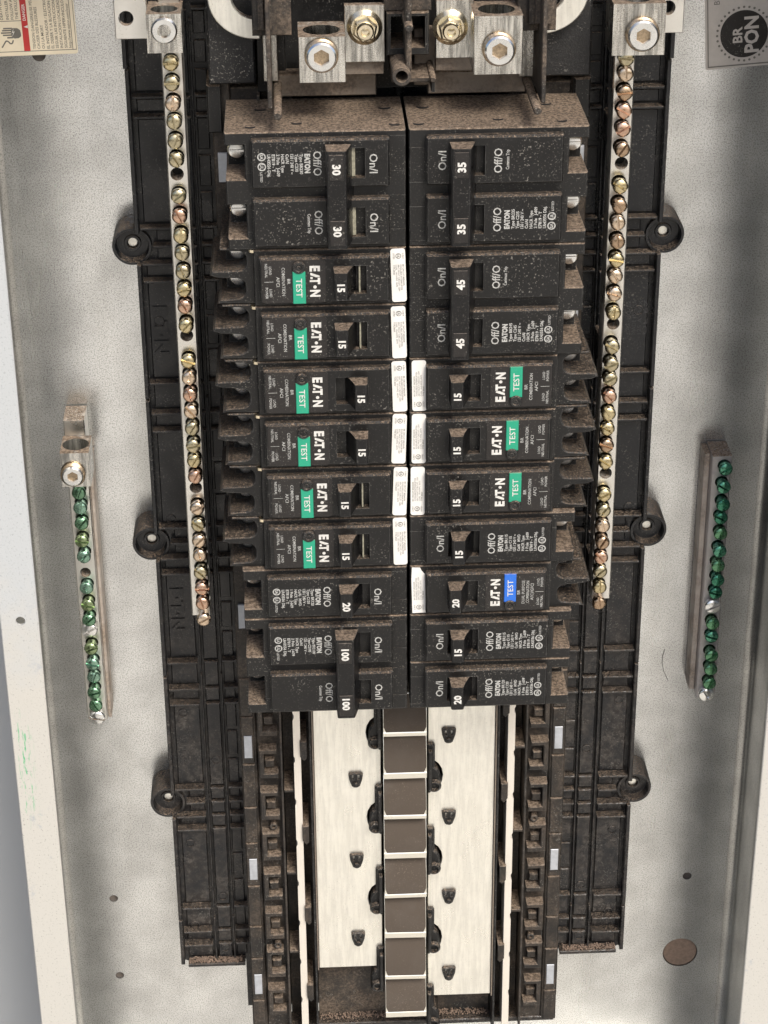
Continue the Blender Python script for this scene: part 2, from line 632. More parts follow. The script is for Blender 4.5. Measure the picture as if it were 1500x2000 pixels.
flat(bolt, [lp(*p) for p in ((53.5, 48), (61.5, 45), (61.5, 51))], .36)
part('bolt_symbol', bolt, 'paper', lw, fix=False)
t_ = MB()


def ltext(mb, s, px, py, size, h=.36, **k):
    x, z = lp(px, py)
    return text(mb, s, x, z, size * S, h, align='l', **k)


for s, px, py in (('HAZARDOUS VOLTAGE WILL CAUSE', 4, 33), ('DEATH OR INJURY', 13, 33), ('INSTALLER IS RESPONSIBLE', 24.5, 33), ('FOLLOW ALL WARNINGS', 33.5, 33), ('THE FOLLOWING', 42.5, 33),
                  ('TENSION DANGEREUSE PEUT', 70.5, 92), ('CAUSER DES BLESSURES', 78.5, 92), ('OU LA MORT', 87.5, 92), ('EL INSTALADOR / ELECTRICISTA', 97, 92),
                  ('EL DEBER Y LA BLIGACION', 105.5, 92), ('SEGUIR LAS INSTRUCCIONES', 114, 92), ('INSTALACION LOCALIZADA', 122.5, 92),
                  ('SIGUIENTE HIPERVINCULO', 131, 92), ('http://www.eaton.com/instr', 139, 92)):
    ltext(t_, s, px, py, 5.4, bold=.01)
part('lettering', t_, 'greyink', lw, fix=False)
d_ = MB()
ltext(d_, 'DANGER', 56, 36, 5.6, bold=.02)
part('danger_word', d_, 'paper', lw, fix=False)

nx0, nz0 = at(1378, 137, 0)
np_ = thing('rating_label', 'silver grey sticker with black round logo on the steel beside the neutral bar lug', 'label', nx0, nz0, 0)
np_.rotation_euler = (0, math.radians(-4.0), 0)
part('sheet', MB().prism(rrect(0, 60, 0, 60, .8), .05, .3), 'plate_grey', np_)
S2 = 1 / 4.42
o_ = MB()
flat(o_, [(.9, .9), (60, .9), (60, 1.5), (.9, 1.5)], .34)
flat(o_, [(.9, 1.5), (1.4, 1.5), (1.4, 60), (.9, 60)], .34)
cx, cz = 17.2, 15.0
text(o_, 'BR', 5.2, 29.0, 2.6, .36, align='l')
for i in range(32):
    a = 2 * math.pi * i / 32
    flat(o_, circle(cx + 12.0 * math.cos(a), cz + 12.0 * math.sin(a), .56, 10), .35)
part('dotted_ring', o_, 'greyink', np_, fix=False)
dk = MB()
flat(dk, circle(cx, cz, 10.6, 48), .35)
part('logo_disc', dk, 'label_black', np_, fix=False)
l_ = MB()
text(l_, 'BR', cx - 3.0, cz - .2, 4.1, .42, length=7.2, bold=.025)
text(l_, 'PON', cx + 3.2, cz - .5, 6.0, .42, length=16.2, bold=.035)
part('lettering', l_, 'plate_grey', np_, fix=False)

# ------------------------------------------------------------------ plastic tray
tray = thing('breaker_tray', 'black ribbed plastic tray holding breakers and bus bars inside the box', 'breaker tray', 0, -500, 0)


def tz(z):
    return z + 500


XT = 118.5
zbo = -480.0
BOSS = (-73.5, -225.0, -376.0)


def side_path(sg):
    p = [(sg * XT, tz(90))]
    for kz in BOSS:
        p += [(sg * (120 + 8.0 * math.cos(t)), tz(kz + 8.0 * math.sin(t))) for t in [math.radians(100.8 + 15.84 * i) for i in range(11)]]
    return p + [(sg * XT, tz(zbo + 4)), (sg * (XT - 1.2), tz(zbo + 1.2)), (sg * (XT - 4), tz(zbo))]


out = side_path(-1) + [(-84, tz(zbo)), (-84, tz(-512)), (84, tz(-512)), (84, tz(zbo))] + list(reversed(side_path(1)))
part('deck', MB().prism(out, 3, 16), 'tray', tray)
RIBS = [-4.1 - 151 * k + o for k in range(0, 4) for o in (0, -9, -60, -68.5, -77, -85.3, -135.6)]
RIBS = [z for z in RIBS if z > -470] + [34.0]
SEAMS = [-147.1, -297.5, -448.1]
for s in (-1, 1):
    part('rim', MB().box(*sorted((s * XT, s * (XT - 2))), tz(10), tz(88), 16.1, 26, .4), 'tray', tray)
    brk = [8.5]
    for zz in sorted(list(BOSS) + SEAMS, reverse=True):
        brk += [zz + 7.4, zz - 7.4] if zz in BOSS else [zz + .5, zz - .5]
    brk.append(zbo + 2.5)
    for a, c in zip(brk[::2], brk[1::2]):
        part('rim', MB().box(*sorted((s * (XT - .3), s * (XT - 2.2))), tz(c), tz(a), 16.1, 22.5, .4), 'tray', tray)
    part('bottom_rim', MB().box(*sorted((s * (XT - 4), s * 84.2)), tz(zbo + .2), tz(zbo + 2.4), 16.1, 22, .4), 'tray', tray)

    def x_out(za, zc):
        return min([110.6] + [999]) if any(zc - 6.6 < kz < za + 6.6 for kz in BOSS) else XT - 2.6
    for z in RIBS:
        part('rib', MB().box(*sorted((s * x_out(z, z), s * 101.0)), tz(z - .6), tz(z + .6), 16.1, 21.5, .3), 'tray', tray)
        part('rib', MB().box(*sorted((s * 88.8, s * 81.5)), tz(z - .6), tz(z + .6), 16.1, 20.5, .3), 'tray', tray)
    # panels between the ribs, a little lower or higher, with their own edges
    zz = sorted(RIBS, reverse=True) + [zbo + 2.9]
    for a, c in zip(zz, zz[1:]):
        if a - c < 3.5:
            continue
        xo = x_out(a, c) - 1.6
        part('cell_panel', MB().box(*sorted((s * xo, s * 101.4)), tz(c + 1.6), tz(a - 1.6), 15.5, 17.4, .5), 'tray', tray)
        part('cell_panel', MB().box(*sorted((s * 98.0, s * 91.0)), tz(c + 1.0), tz(a - 1.0), 15.5, 18.6, .5), 'tray', tray)
        n = 3 if a - c > 20 else 1
        for t in range(n):
            z1_, z0_ = a - 1.6 - t * (a - c) / n, a - (t + 1) * (a - c) / n + 1.2
            part('cell_panel', MB().box(*sorted((s * 88.4, s * 83.2)), tz(z0_), tz(z1_), 15.5, 17.2, .4), 'tray', tray)
    for q, z in enumerate((-59, -110, -172, -212, -262, -322, -350, -402, -436, -455, -470)):
        hq, xq = (17.9, 110) if q % 2 else (19.1, 94.5)
        part('ejector_mark', MB().tube(s * xq, tz(z), 2.0, 2.4, hq - 1, hq, 18), 'tray', tray)
    # vertical channel walls along the columns
    for x, hh in ((99.5, 20.0), (89.7, 19.5)):
        zs = [30] + SEAMS + [zbo + 2.5]
        for a, c in zip(zs, zs[1:]):
            part('channel_wall', MB().box(*sorted((s * (x - .4), s * (x + .4))), tz(c + 1), tz(a - 1), 16.1, hh, .25), 'tray', tray)
    # screw bosses on ears
    for kz in BOSS:
        bx = s * 120.2
        bo = MB()
        bo.lathe(bx, tz(kz), [(9.0, .2), (9.0, 17.0), (8.7, 17.8), (7.7, 17.8), (7.4, 17.2), (7.0, 12.6), (4.0, 12.4), (3.6, 13.2), (2.7, 13.2), (2.6, 3.0)], 32, cap=False)
        bs = part('boss', bo, 'tray', tray, smooth=True)
        part('boss_screw', MB().lathe(bx, tz(kz), [(2.5, 1), (2.5, 11.0), (2.0, 11.6), (.5, 11.8)], 16), 'bus', bs, smooth=True)

# embossed lettering on the long cells
for z, h in ((-114.5, 17.3), (-262.0, 17.3)):
    e_ = MB()
    text(e_, 'E\u00b7T\u00b7N', 0, 0, 6.2, 0, length=24, bold=.03)
    em = MB()
    em.add([(a, b_ - .0, c) for a, b_, c in e_.v], e_.f)
    me = MB()
    # letters as shallow raised plates (print mesh thickened)
    n = len(e_.v)
    me.add([(-a, -.05, -c) for a, b_, c in e_.v] + [(-a, -.75, -c) for a, b_, c in e_.v],
           [tuple(i + n for i in f) for f in e_.f])
    o = part('embossed_letters', me, 'tray', tray, fix=False)
    o.location = (-109.5 / 1000, -h / 1000, tz(z) / 1000)
t_ = MB()
for i, s_ in enumerate(('CAT. NO. BR', 'MADE IN USA', '125 A MAX', 'UL 67')):
    text(t_, s_, 105.5 + i * 2.6, tz(-122), 1.9, 17.55, align='l', length=17)
part('moulded_text', t_, plain('moulded_text', (.03, .03, .032), .6), tray, fix=False)

# raised breaker rails (the stepped strips the breakers hook on), clips, tabs, white rails
for s in (-1, 1):
    st = MB()
    st.box(*sorted((s * 81.0, s * 73.0)), tz(-511), tz(88), 16.1, 37, .6)
    part('rail_step', st, 'rail', tray)
    zs = [-290, -312, -340, -366, -388, -415, -441, -462, -490, -510]
    for a, c in zip(zs, zs[1:]):
        part('rail_tile', MB().box(*sorted((s * 80.4, s * 74.2)), tz(c + .4), tz(a - .4), 36.5, 38.2, .4), 'rail', tray)
    part('rail_ledge', MB().box(*sorted((s * 72.9, s * 60.5)), tz(-511), tz(4), 16.1, 36, .5), 'rail', tray)
    part('rail_wall', MB().box(*sorted((s * 61.5, s * 60.4)), tz(-511), tz(2), 36.1, 42, .3), 'rail', tray)
    # clip for each breaker space
    for k in range(10, 20):
        z = -25.1 * k - 62.0 + 10 * 0
        if not (-508 < z < -285):
            continue
        c_ = MB()
        c_.prism([(s * 72, tz(z + 9)), (s * 63.2, tz(z + 9)), (s * 63.2, tz(z + 6.5)), (s * 69.6, tz(z + 6.5)), (s * 69.6, tz(z - 5)), (s * 62.6, tz(z - 5)),
                  (s * 62.6, tz(z - 8)), (s * 72, tz(z - 8))], 36.1, 42.5, chamfer=.5)
        cl = part('clip', c_, 'rail', tray)
        part('clip_tongue', MB().box(*sorted((s * 69.2, s * 64.5)), tz(z - 3.2), tz(z + 1.2), 36.1, 39.5, .5), 'rail', cl)
        if k % 3 == 1:
            part('clip_peg', MB().tube(s * 66, tz(z + 11.8), 1.0, 1.9, 36.1, 41, 16), 'rail', cl)
    for k in range(7):
        z = -30.6 - 74.75 * k
        part('metal_tab', MB().box(*sorted((s * 79.2, s * 75.2)), tz(z - 6.5), tz(z + 6.5), 37.2, 38.7, .2), 'silver_tab', tray)
    # pale metal mounting rail, in steps
    rm = MB()
    ztop = -270
    pts = []
    edge = []
    z = -270.0
    wl = [(0, 0)]
    prof = []
    for q in range(10):
        zc = -270 - q * 25.2
        prof += [(1.75, zc), (1.75, zc - 11), (1.15, zc - 12.4), (1.15, zc - 14), (1.75, zc - 15.4), (1.75, zc - 22)]
    prof = [p for p in prof if p[1] > -508]
    xc = 53.0
    poly = [(s * (xc - 1.75), tz(p[1])) for p in prof] + [(s * (xc + p[0]), tz(p[1])) for p in reversed(prof)]
    part('mounting_rail', MB().prism(poly, 30, 45), 'rail_metal', tray)
    part('channel_floor', MB().box(*sorted((s * 60.2, s * 46.8)), tz(-511), tz(2), 16.1, 26, .3), 'rail', tray)
    part('channel_fin', MB().box(*sorted((s * 47.0, s * 45.9)), tz(-511), tz(-262), 26.1, 47, .3), 'black', tray)
    for q in range(5):
        z = -305 - q * 50.6 - (0 if s > 0 else 22)
        if z < -505:
            continue
        part('rail_clip', MB().prism([(s * 51.6, tz(z + 5)), (s * 48.2, tz(z + 5)), (s * 48.2, tz(z - 5)), (s * 49.6, tz(z - 6.5)), (s * 51.6, tz(z - 4))],
                                     26.1, 46.8, chamfer=.4), 'rail', tray)
        part('rail_lug', MB().box(*sorted((s * 60, s * 55.2)), tz(z + 24 - .8), tz(z + 24 + .8), 26.1, 43, .3), 'rail', tray)
part('well_floor', MB().box(-45.6, 45.6, tz(-511), tz(-262), 16.1, 30, .3), 'dusty_black', tray)
part('well_lip', MB().box(-80, 80, tz(-511.9), tz(-508.8), 26.1, 36.9, .5), 'tray', tray)

# ------------------------------------------------------------------ bus bars and their stabs
COVER_Y = [1362, 1437, 1520, 1598, 1676, 1753, 1832, 1910, 1985]
for s, name, lab, zb in ((-1, 'bus_bar', 'flat silvery bus bar with black clips under the hundred amp breaker', -464.0),
                         (1, 'bus_bar', 'flat silvery bus bar with black clips reaching nearer the tray end', -485.0)):
    bb = thing(name, lab, 'bus bar', s * 28, zb, 42, group=None)

    def L(x, z):
        return x - s * 28, z - zb
    # scalloped inner edge
    inner = []
    zc0 = -318.5 if s < 0 else -345.0
    zz = -262.0
    edge = [(s * 11.5, -262)]
    for q in range(5):
        zc = zc0 - 50.6 * q
        if zc + 12 < zb:
            break
        for i in range(9):
            t = math.radians(90 - 22.5 * i)
            if zc + 9.5 * math.sin(t) > zb + .8:
                edge.append((s * (11.8 + 7.2 * math.cos(t)), zc + 9.5 * math.sin(t)))
    edge.append((edge[-1][0] + s * .3, zb))
    poly = [L(*p) for p in edge] + [L(s * 44.8, zb), L(s * 44.8, -262)]
    part('plate', MB().prism(poly, 0, 3.2, chamfer=.25), 'bus', bb)
    part('edge_strip', MB().box(*sorted((s * 45.0 - s * 28, s * 45.6 - s * 28)), zb + 260 - 260 - zb + 0.0, -262 - zb, 0, 5.0), 'darksteel', bb)
    pins = [(877, 1440), (877, 1600), (877, 1755), (877, 1905)] if s > 0 else [(695, 1527), (697, 1685), (700, 1838)]
    for px, py in pins:
        x, z = at(px, py, 48)
        x, z = L(x, z)
        cl = MB()
        cl.prism([(x - 3.6, z + 3.4), (x - 2.6, z + 4.3), (x + 2.6, z + 4.3), (x + 3.6, z + 3.4), (x + 3.3, z + .5), (x + 2.0, z - 3.6), (x + 1, z - 4.4), (x - 1, z - 4.4), (x - 2.0, z - 3.6), (x - 3.3, z + .5)],
                 3.25, 5.0, chamfer=.5, holes=[[(x - 1.9, z + .4), (x - .95, z + .4), (x - .95, z + 3.2), (x - 1.9, z + 3.2)], [(x + .95, z + .4), (x + 1.9, z + .4), (x + 1.9, z + 3.2), (x + .95, z + 3.2)]])
        c = part('clip_head', cl, 'black', bb)
        part('clip_nub', MB().lathe(x, z - 2.2, [(1.5, 4.5), (1.3, 6.0), (.5, 6.5)], 14), 'black', c, smooth=True)
    # stabs: alternate ones belong to this bar
    for q in range(len(COVER_Y) - 1):
        if (q % 2 == 0) != (s < 0):
            continue
        _, z1 = at(791, COVER_Y[q] + 1, 52)
        _, z0 = at(791, COVER_Y[q + 1], 52)
        stb = MB()
        hw = 10.6
        xo = -s * 28
        lip = 4.0 if q % 2 else 2.9
        NT_ = 7
        zs_ = [z1 - zb - .4 + (z0 - zb + lip - (z1 - zb - .4)) * i / NT_ for i in range(NT_ + 1)]
        hs_ = [3.2 + 7.4 * math.sin(math.radians(12 + 78 * i / NT_)) for i in range(NT_ + 1)]
        pr = [(zs_[0], 0)] + list(zip(zs_, hs_)) + [(z0 - zb + lip - .6, hs_[-1] + .3), (z0 - zb + .5, hs_[-1] + .3), (z0 - zb, hs_[-1] - .4), (z0 - zb, 0)]
        stb.prism(pr, xo - hw, xo + hw, axis='x')
        sb = part('stab', stb, 'stab', bb)
        sb.rotation_euler = (0, 0, math.radians(random.uniform(-1.2, 1.2)))
        wd = [hw - .2] * (NT_ + 1)
        wd[-1] -= 1.1
        wd[0] -= .4
        V = [(xo + sg * wd[i], -(hs_[i] + dh), zs_[i] - (.3 if i == 0 else 0)) for dh in (-.1, .3) for i in range(NT_ + 1) for sg in (-1, 1)]
        n2 = 2 * (NT_ + 1)
        F = []
        for lay in (0, n2):
            F += [(lay + 2 * i, lay + 2 * i + 1, lay + 2 * i + 3, lay + 2 * i + 2) for i in range(NT_)]
        loop = [2 * i for i in range(NT_ + 1)] + [2 * i + 1 for i in reversed(range(NT_ + 1))]
        F += [(loop[i], loop[(i + 1) % n2], loop[(i + 1) % n2] + n2, loop[i] + n2) for i in range(n2)]
        df = MB().add(V, F)
        part('dust_film', df, 'stabdust', sb, smooth=True)

# black barriers that stand beside the stabs
for s in (-1, 1):
    for q in range(5):
        zc = (-318.5 if s < 0 else -345.0) - 50.6 * q
        if zc < -505:
            continue
        bar = MB()
        x = s * 13.4
        poly = []
        poly += [(s * 11.2, tz(zc + 20)), (s * 14.2, tz(zc + 20)), (s * 15.0, tz(zc + 18.6)), (s * 15.0, tz(zc + 7))]
        for i in range(7):
            t = math.radians(70 - 23 * i)
            poly.append((s * (13.2 + 4.6 * math.cos(t)), tz(zc + 6.2 * math.sin(t))))
        poly += [(s * 14.0, tz(zc - 8)), (s * 12.4, tz(zc - 9.6)), (s * 11.2, tz(zc - 9.6))]
        bar.prism(poly, 30, 47.5, chamfer=.7)
        p = part('stab_barrier', bar, 'black', tray)
        part('barrier_knob', MB().lathe(s * 14.6, tz(zc - 4.4), [(3.6, 40), (3.6, 48.5), (2.8, 49.6), (2.4, 49.6), (2.0, 47.6)], 20), 'black', p, smooth=True)
        part('barrier_rib', MB().box(*sorted((s * 11.6, s * 13.4)), tz(zc - 6), tz(zc + 17), 47.4, 50.5, .5), 'black', p)

# dust heaps that fell on the lower lips
for s, x0, x1, z, hh in ((-1, -114, -86, zbo + 2.9, 18), (1, 86, 114, zbo + 2.9, 18), (0, -45, 44, -507.5, 31)):
    dm = MB()
    rnd = random.Random(5 + s)
    for i in range(420 if s else 700):
        x = rnd.uniform(x0, x1)
        r = rnd.uniform(.2, .5)
        y = hh + rnd.uniform(-.8, 3.6)
        dm.lathe(x, tz(z + rnd.uniform(-.3, .9)), [(r * .5, y - r), (r, y), (r * .4, y + r)], 5)
    d = part('settled_dust', dm, plain('pinkish_dust_%d' % (s + 1), (.20, .145, .11), .95, 0, .35, 1200), tray)
    d['kind'] = 'stuff'

# ------------------------------------------------------------------ screws shared by the bars
SCREW = {}


def screw_mesh(kind):
    """round-headed slotted / combination screw, 0 at the bar's face, axis along h"""
    if kind in SCREW:
        return SCREW[kind]
    b_ = MB()
    R = 3.35
    hh = 5.6 if kind != 'low' else 2.2
    b_.lathe(0, 0, [(2.5, -3), (2.5, hh - 1.6), (R, hh - 1.5), (R, hh - .6)], 18)
    # two half domes left and right of the slot
    for sg in (-1, 1):
        V, F = [], []
        prof = [(R, hh - .7), (R, hh - .1), (R * .93, hh + .35), (R * .74, hh + .75), (R * .45, hh + 1.0), (.12, hh + 1.1)]
        na = 10
        for rr, hq in prof:
            for i in range(na):
                t = math.radians(-78 + 156 * i / (na - 1))
                V.append((sg * max(.5, rr * math.cos(t) if rr > .5 else .5), -hq, rr * math.sin(t)))
        for k in range(len(prof) - 1):
            for i in range(na - 1):
                F.append((k * na + i, k * na + i + 1, (k + 1) * na + i + 1, (k + 1) * na + i))
        left = [k * na for k in range(len(prof))]
        right = [k * na + na - 1 for k in reversed(range(len(prof)))]
        F.append(tuple(left + right))
        b_.add(V, F)
    if kind != 'slot':
        for sg in (-1, 1):
            b_.box(-.5, .5, *sorted((sg * 1.3, sg * 2.9)), hh - .8, hh + .35, .2)
    SCREW[kind] = b_.mesh('screw', smooth=True)
    return SCREW[kind]


def screws(root, ox, oz, pts, hbar, mats, rnd, base=0.0):
    for i, (px, py) in enumerate(pts):
        x, z = at(px, py, hbar + base + 5)
        kind = rnd.choice(('slot', 'slot', 'combo'))
        o = ob('screw', screw_mesh(kind), None, root, (x - ox, z - oz, hbar + rnd.uniform(-1.6, .9)), rnd.uniform(0, math.pi))
        me = o.data
        if len(me.materials) == 0:
            me.materials.append(mats[0])
        o.material_slots[0].link = 'OBJECT'
        o.material_slots[0].material = rnd.choice(mats)


def allen(root, x, z, h, r, rin, name='set_screw', threads=True, depth=3.0, hexed=True, mat='steel', top=4.0):
    hole = circle(x, z, rin, 6 if hexed else 18, a0=math.radians(90))
    b_ = MB()
    b_.prism(circle(x, z, r, 28), h - 1, h + top, chamfer=.7, holes=[hole])
    o = part(name, b_, mat, root, smooth=True)
    part('socket_floor', MB().lathe(x, z, [(rin + .3, h - .8), (rin + .3, h - .2), (.4, h - .9 + .4)], 6 if hexed else 18), mat, o)
    if threads:
        t = MB()
        prof = []
        for i in range(4):
            prof += [(r + .75, h - 1.2 + i * 1.0), (r + .15, h - .7 + i * 1.0)]
        t.lathe(x, z, prof, 28)
        part('thread', t, 'thread', o, smooth=True)
    return o


# ------------------------------------------------------------------ neutral bars
NL = [125, 163, 202, 240, 277, 313, 385, 423, 461, 497, 532, 566, 599, 635, 707, 737, 770, 802, 835, 869, 900, 932, 993, 1028, 1058, 1087, 1117, 1150, 1178, 1210]
NLH = [340, 655, 952]
NR = [115, 145, 181, 217, 253, 292, 363, 401, 437, 472, 507, 541, 575, 612, 676, 711, 742, 775, 809, 840, 872, 905, 968, 998, 1028, 1058, 1091, 1119, 1149, 1178]
NRH = [319, 632, 924]
HN = 50.0
for s, ys, hy, lab in ((-1, NL, NLH, 'long neutral bar of brass screws beside the thirty amp breaker'), (1, NR, NRH, 'long neutral bar of brass screws beside the thirty-five and forty-five amp breakers')):
    rnd = random.Random(11 + s)

    def cx(y):
        return (333 + (y - 125) * (398 - 333) / (1210 - 125)) if s < 0 else (1224 + (y - 115) * (1170 - 1224) / (1178 - 115))
    xm = sum(at(cx(y), y, HN)[0] for y in ys) / len(ys)
    zb = at(cx(ys[-1]), ys[-1], HN + 5)[1] - 2.0
    nb = thing('neutral_bar', lab, 'neutral bar', xm, zb, 16)
    hs = [circle(at(cx(y), y, HN)[0] - xm, at(cx(y), y, HN)[1] - zb, 2.9, 18) for y in hy]
    hs += [circle(at(cx(y), y, HN + 5)[0] - xm, at(cx(y), y, HN + 5)[1] - zb, 3.35, 18) for y in ys[:-1]]
    xl, xr = (-4.6, 4.4)
    part('bar', MB().prism([(xl, 1.2), (xr, 1.2), (xr, 64 - zb), (xl, 64 - zb)], HN - 16 - 11, HN - 16, chamfer=.5, holes=hs, back=False), 'bar', nb)
    part('bar_core', MB().box(xl + .3, xr - .3, 1.5, 63 - zb, HN - 16 - 12.5, HN - 16 - 8), 'black', nb)
    for zf in (8, -zb * .5, -zb - 20):
        part('standoff', MB().box(-3.5, 3.5, zf - 6, zf + 6, 2, HN - 16 - 12.6, .4), 'tray', nb)
    screws(nb, xm, zb, [(cx(y), y) for y in ys], HN - 16, M['brass'], rnd, 16.0)
    # lug at the top end
    hl = 68.0
    if s < 0:
        a, c = at(284, 28, hl), at(357, 103, hl)
        sc, rr = at(320, 63, hl + 3), 5.4
    else:
        a, c = at(1199, 8, hl), at(1297, 107, hl)
        sc, rr = at(1257, 71, hl + 4), 6.3
    x0, x1, z0, z1 = a[0] - xm, c[0] - xm, c[1] - zb, a[1] - zb
    lug = MB()
    hm = (hl - 16 + HN - 16) / 2 + 1
    lug.prism([(x0, HN - 16 - 3), (x1, HN - 16 - 3), (x1, hl - 16), (x0, hl - 16)], z0, z1, axis='z',
              holes=[circle((x0 + x1) / 2, hm, min(5.6, (hl - HN) / 2 - 1.5), 20)])
    lg = part('lug', lug, 'lug', nb)
    allen(nb, sc[0] - xm, sc[1] - zb, hl - 16, rr, rr * .52, threads=s > 0, hexed=s > 0, top=1.6 if s < 0 else 4.2)
    # plate beside the lug with a mounting hole
    hp = 55.0
    if s < 0:
        pa, pc, ph = at(217, -60, hp), at(290, 76, hp), at(246, 36, hp)
    else:
        pa, pc, ph = at(1290, -60, hp), at(1334, 64, hp), at(1305, 15, hp)
    part('mounting_plate', MB().prism([(pa[0] - xm, pc[1] - zb), (pc[0] - xm, pc[1] - zb), (pc[0] - xm, pa[1] - zb), (pa[0] - xm, pa[1] - zb)],
                                      hp - 16 - 4, hp - 16, chamfer=.3, holes=[circle(ph[0] - xm, ph[1] - zb, 3.1, 20)]), 'bar', nb)

# ------------------------------------------------------------------ ground bars
HG = 17.0
GL = [(154, 963), (157, 992), (159, 1024), (160, 1057), (164, 1086), (169, 1149), (172, 1181), (174, 1210), (178, 1265), (181, 1296), (183, 1325), (184, 1351), (187, 1379)]
rnd = random.Random(3)
zb = at(190, 1405, HG)[1]
xm = sum(at(x - 4, y, HG + 4)[0] for x, y in GL) / len(GL) + 1.2
gb = thing('ground_bar', 'ground bar of pale green screws with a box lug at one end', 'ground bar', xm, zb, 0)
ztop = at(150, 815, 14)[1] - zb
hx, hz = at(167, 1118, HG)
part('bar', MB().prism([(-5.2, 0), (4.6, 0), (4.6, ztop), (-5.2, ztop)], 1, HG, chamfer=.4, holes=[circle(hx - xm, hz - zb, 2.6, 18)] + [circle(at(px, py, HG + 5)[0] - xm, at(px, py, HG + 5)[1] - zb, 3.2, 18) for px, py in GL[:-1]]), 'bar', gb)
part('bar_side', MB().box(4.7, 6.3, -1.5, ztop - 22, 1, HG - 4, .3), 'dustbar', gb)
screws(gb, xm, zb, GL, HG, M['palegreen'], rnd)
for px, py in ((175, 1228), (190, 1399)):
    x, z = at(px, py, HG + 2)
    o = ob('mounting_screw', screw_mesh('combo'), M['steel'], gb, (x - xm, z - zb, HG - 2), rnd.uniform(0, 3))
    o.material_slots[0].link = 'OBJECT'
    o.material_slots[0].material = M['steel']
    o.scale = (1.2, 1, 1.2)
HLG = 36.0
a, c = at(116, 886, HLG), at(178, 950, HLG)
lug = MB()
lug.prism([(a[0] - xm, HG + .2), (c[0] - xm, HG + .2), (c[0] - xm, HLG), (a[0] - xm, HLG)], c[1] - zb, a[1] - zb, axis='z',
          holes=[circle((a[0] + c[0]) / 2 - xm, (HG + HLG) / 2, 6.2, 20)])
part('lug', lug, 'lug', gb)
sx, sz = at(142, 931, HLG + 3)
allen(gb, sx - xm, sz - zb, HLG, 5.0, 2.7, top=3.6)

GR = [(1418, 918), (1413, 950), (1412, 985), (1409, 1014), (1408, 1044), (1405, 1075), (1402, 1104), (1401, 1132), (1398, 1159), (1392, 1219), (1391, 1246), (1389, 1279), (1388, 1307), (1386, 1336)]
zb = at(1379, 1362, HG)[1]
xm = sum(at(x - 3, y, HG + 4)[0] for x, y in GR) / len(GR)
gb = thing('ground_bar', 'dusty ground bar of dark green screws without a lug', 'ground bar', xm, zb, 0)
ztop = at(1410, 890, HG)[1] - zb
part('bar', MB().prism([(-4.8, 0), (4.6, 0), (4.6, ztop), (-4.8, ztop)], 1, HG, chamfer=.4, holes=[circle(at(px, py, HG + 5)[0] - xm, at(px, py, HG + 5)[1] - zb, 3.2, 18) for px, py in GR]), 'lavender', gb)
part('bar_side', MB().box(-7.6, -4.9, 2.0, ztop - 1.0, 1, HG - 5, .3), 'dustbar', gb)
screws(gb, xm, zb, GR, HG, M['green'], rnd)
for px, py in ((1391, 1182), (1379, 1354)):
    x, z = at(px, py, HG + 2)
    o = ob('mounting_screw', screw_mesh('combo'), M['steel'], gb, (x - xm, z - zb, HG - 2), rnd.uniform(0, 3))
    o.material_slots[0].link = 'OBJECT'
    o.material_slots[0].material = M['steel']
    o.scale = (1.2, 1, 1.2)

# ------------------------------------------------------------------ breakers (local: x = outwards from the centre line, z across, h out of panel)
CACHE = {}


def cpart(key, name, fn, mat, root, smooth=False, fix=True):
    if key not in CACHE:
        CACHE[key] = fn().mesh(name, smooth, fix)
        CACHE[key].materials.append(M[mat])
    return ob(name, CACHE[key], None, root)


HB0, HB1, HF1 = 40.0, 86.0, 90.0           # bottom, shoulder and front of a breaker
ON, OFF = 0, 1


def std_body(n):
    def f():
        b_ = MB()
        W = 12.7 * n - .15
        pl = [(.7, -W), (74.6, -W)]
        for k in range(n):
            w = -12.7 * (n - 1) + 25.4 * k
            pl += [(74.6, w - 7.2), (66.6, w - 7.2), (66.6, w + 7.4), (74.6, w + 7.4)]
        pl += [(74.6, W), (.7, W)]
        b_.prism(pl, HB0, HB1, chamfer=.5)
        for k in range(n):
            w = -12.7 * (n - 1) + 25.4 * k
            b_.box(66.7, 73.8, w - 7.1, w + 7.3, HB0 + 1, 66)
        return b_
    return f


def std_face(w, win):
    def f():
        b_ = MB()
        b_.prism(rrect(7.4, 64.0, w - 10.3, w + 10.3, .8, 2), HB1 - .3, HF1, chamfer=.8,
                 holes=[[(win[0], w - 6.4), (win[1], w - 6.4), (win[1], w + 6.4), (win[0], w + 6.4)]], back=False)
        return b_
    return f


def screw_in(u, w, h, root, key):
    def f():
        b_ = MB()
        b_.lathe(u, w, [(3.9, h - 3), (3.9, h - .8), (3.2, h + .1), (2.2, h + .3)], 20)
        b_.box(u - 3.0, u + 3.0, w - .4, w + .4, h + .15, h + .75, .1)
        return b_
    return cpart(key, 'terminal_screw', f, 'steel', root, True)


def toggle(u0, u1, w0, w1, slope, top=98.0, side=1):
    """handle lever; side +1 slopes away outward, -1 inward"""
    def f():
        b_ = MB()
        if side > 0:
            pr = [(u0 - .6, HB1 - 1), (u0, top - .6), (u0 + .6, top), (u1 - .5, top), (u1, top - .5), (u1 + .8, top - 3.5), (u1 + slope, HB1 - 1)]
        else:
            pr = [(u0 - slope, HB1 - 1), (u0 - .8, top - 3.5), (u0, top - .5), (u0 + .5, top), (u1 - .6, top), (u1, top - .6), (u1 + .6, HB1 - 1)]
        b_.prism(pr, w0, w1, axis='z')
        return b_
    return f


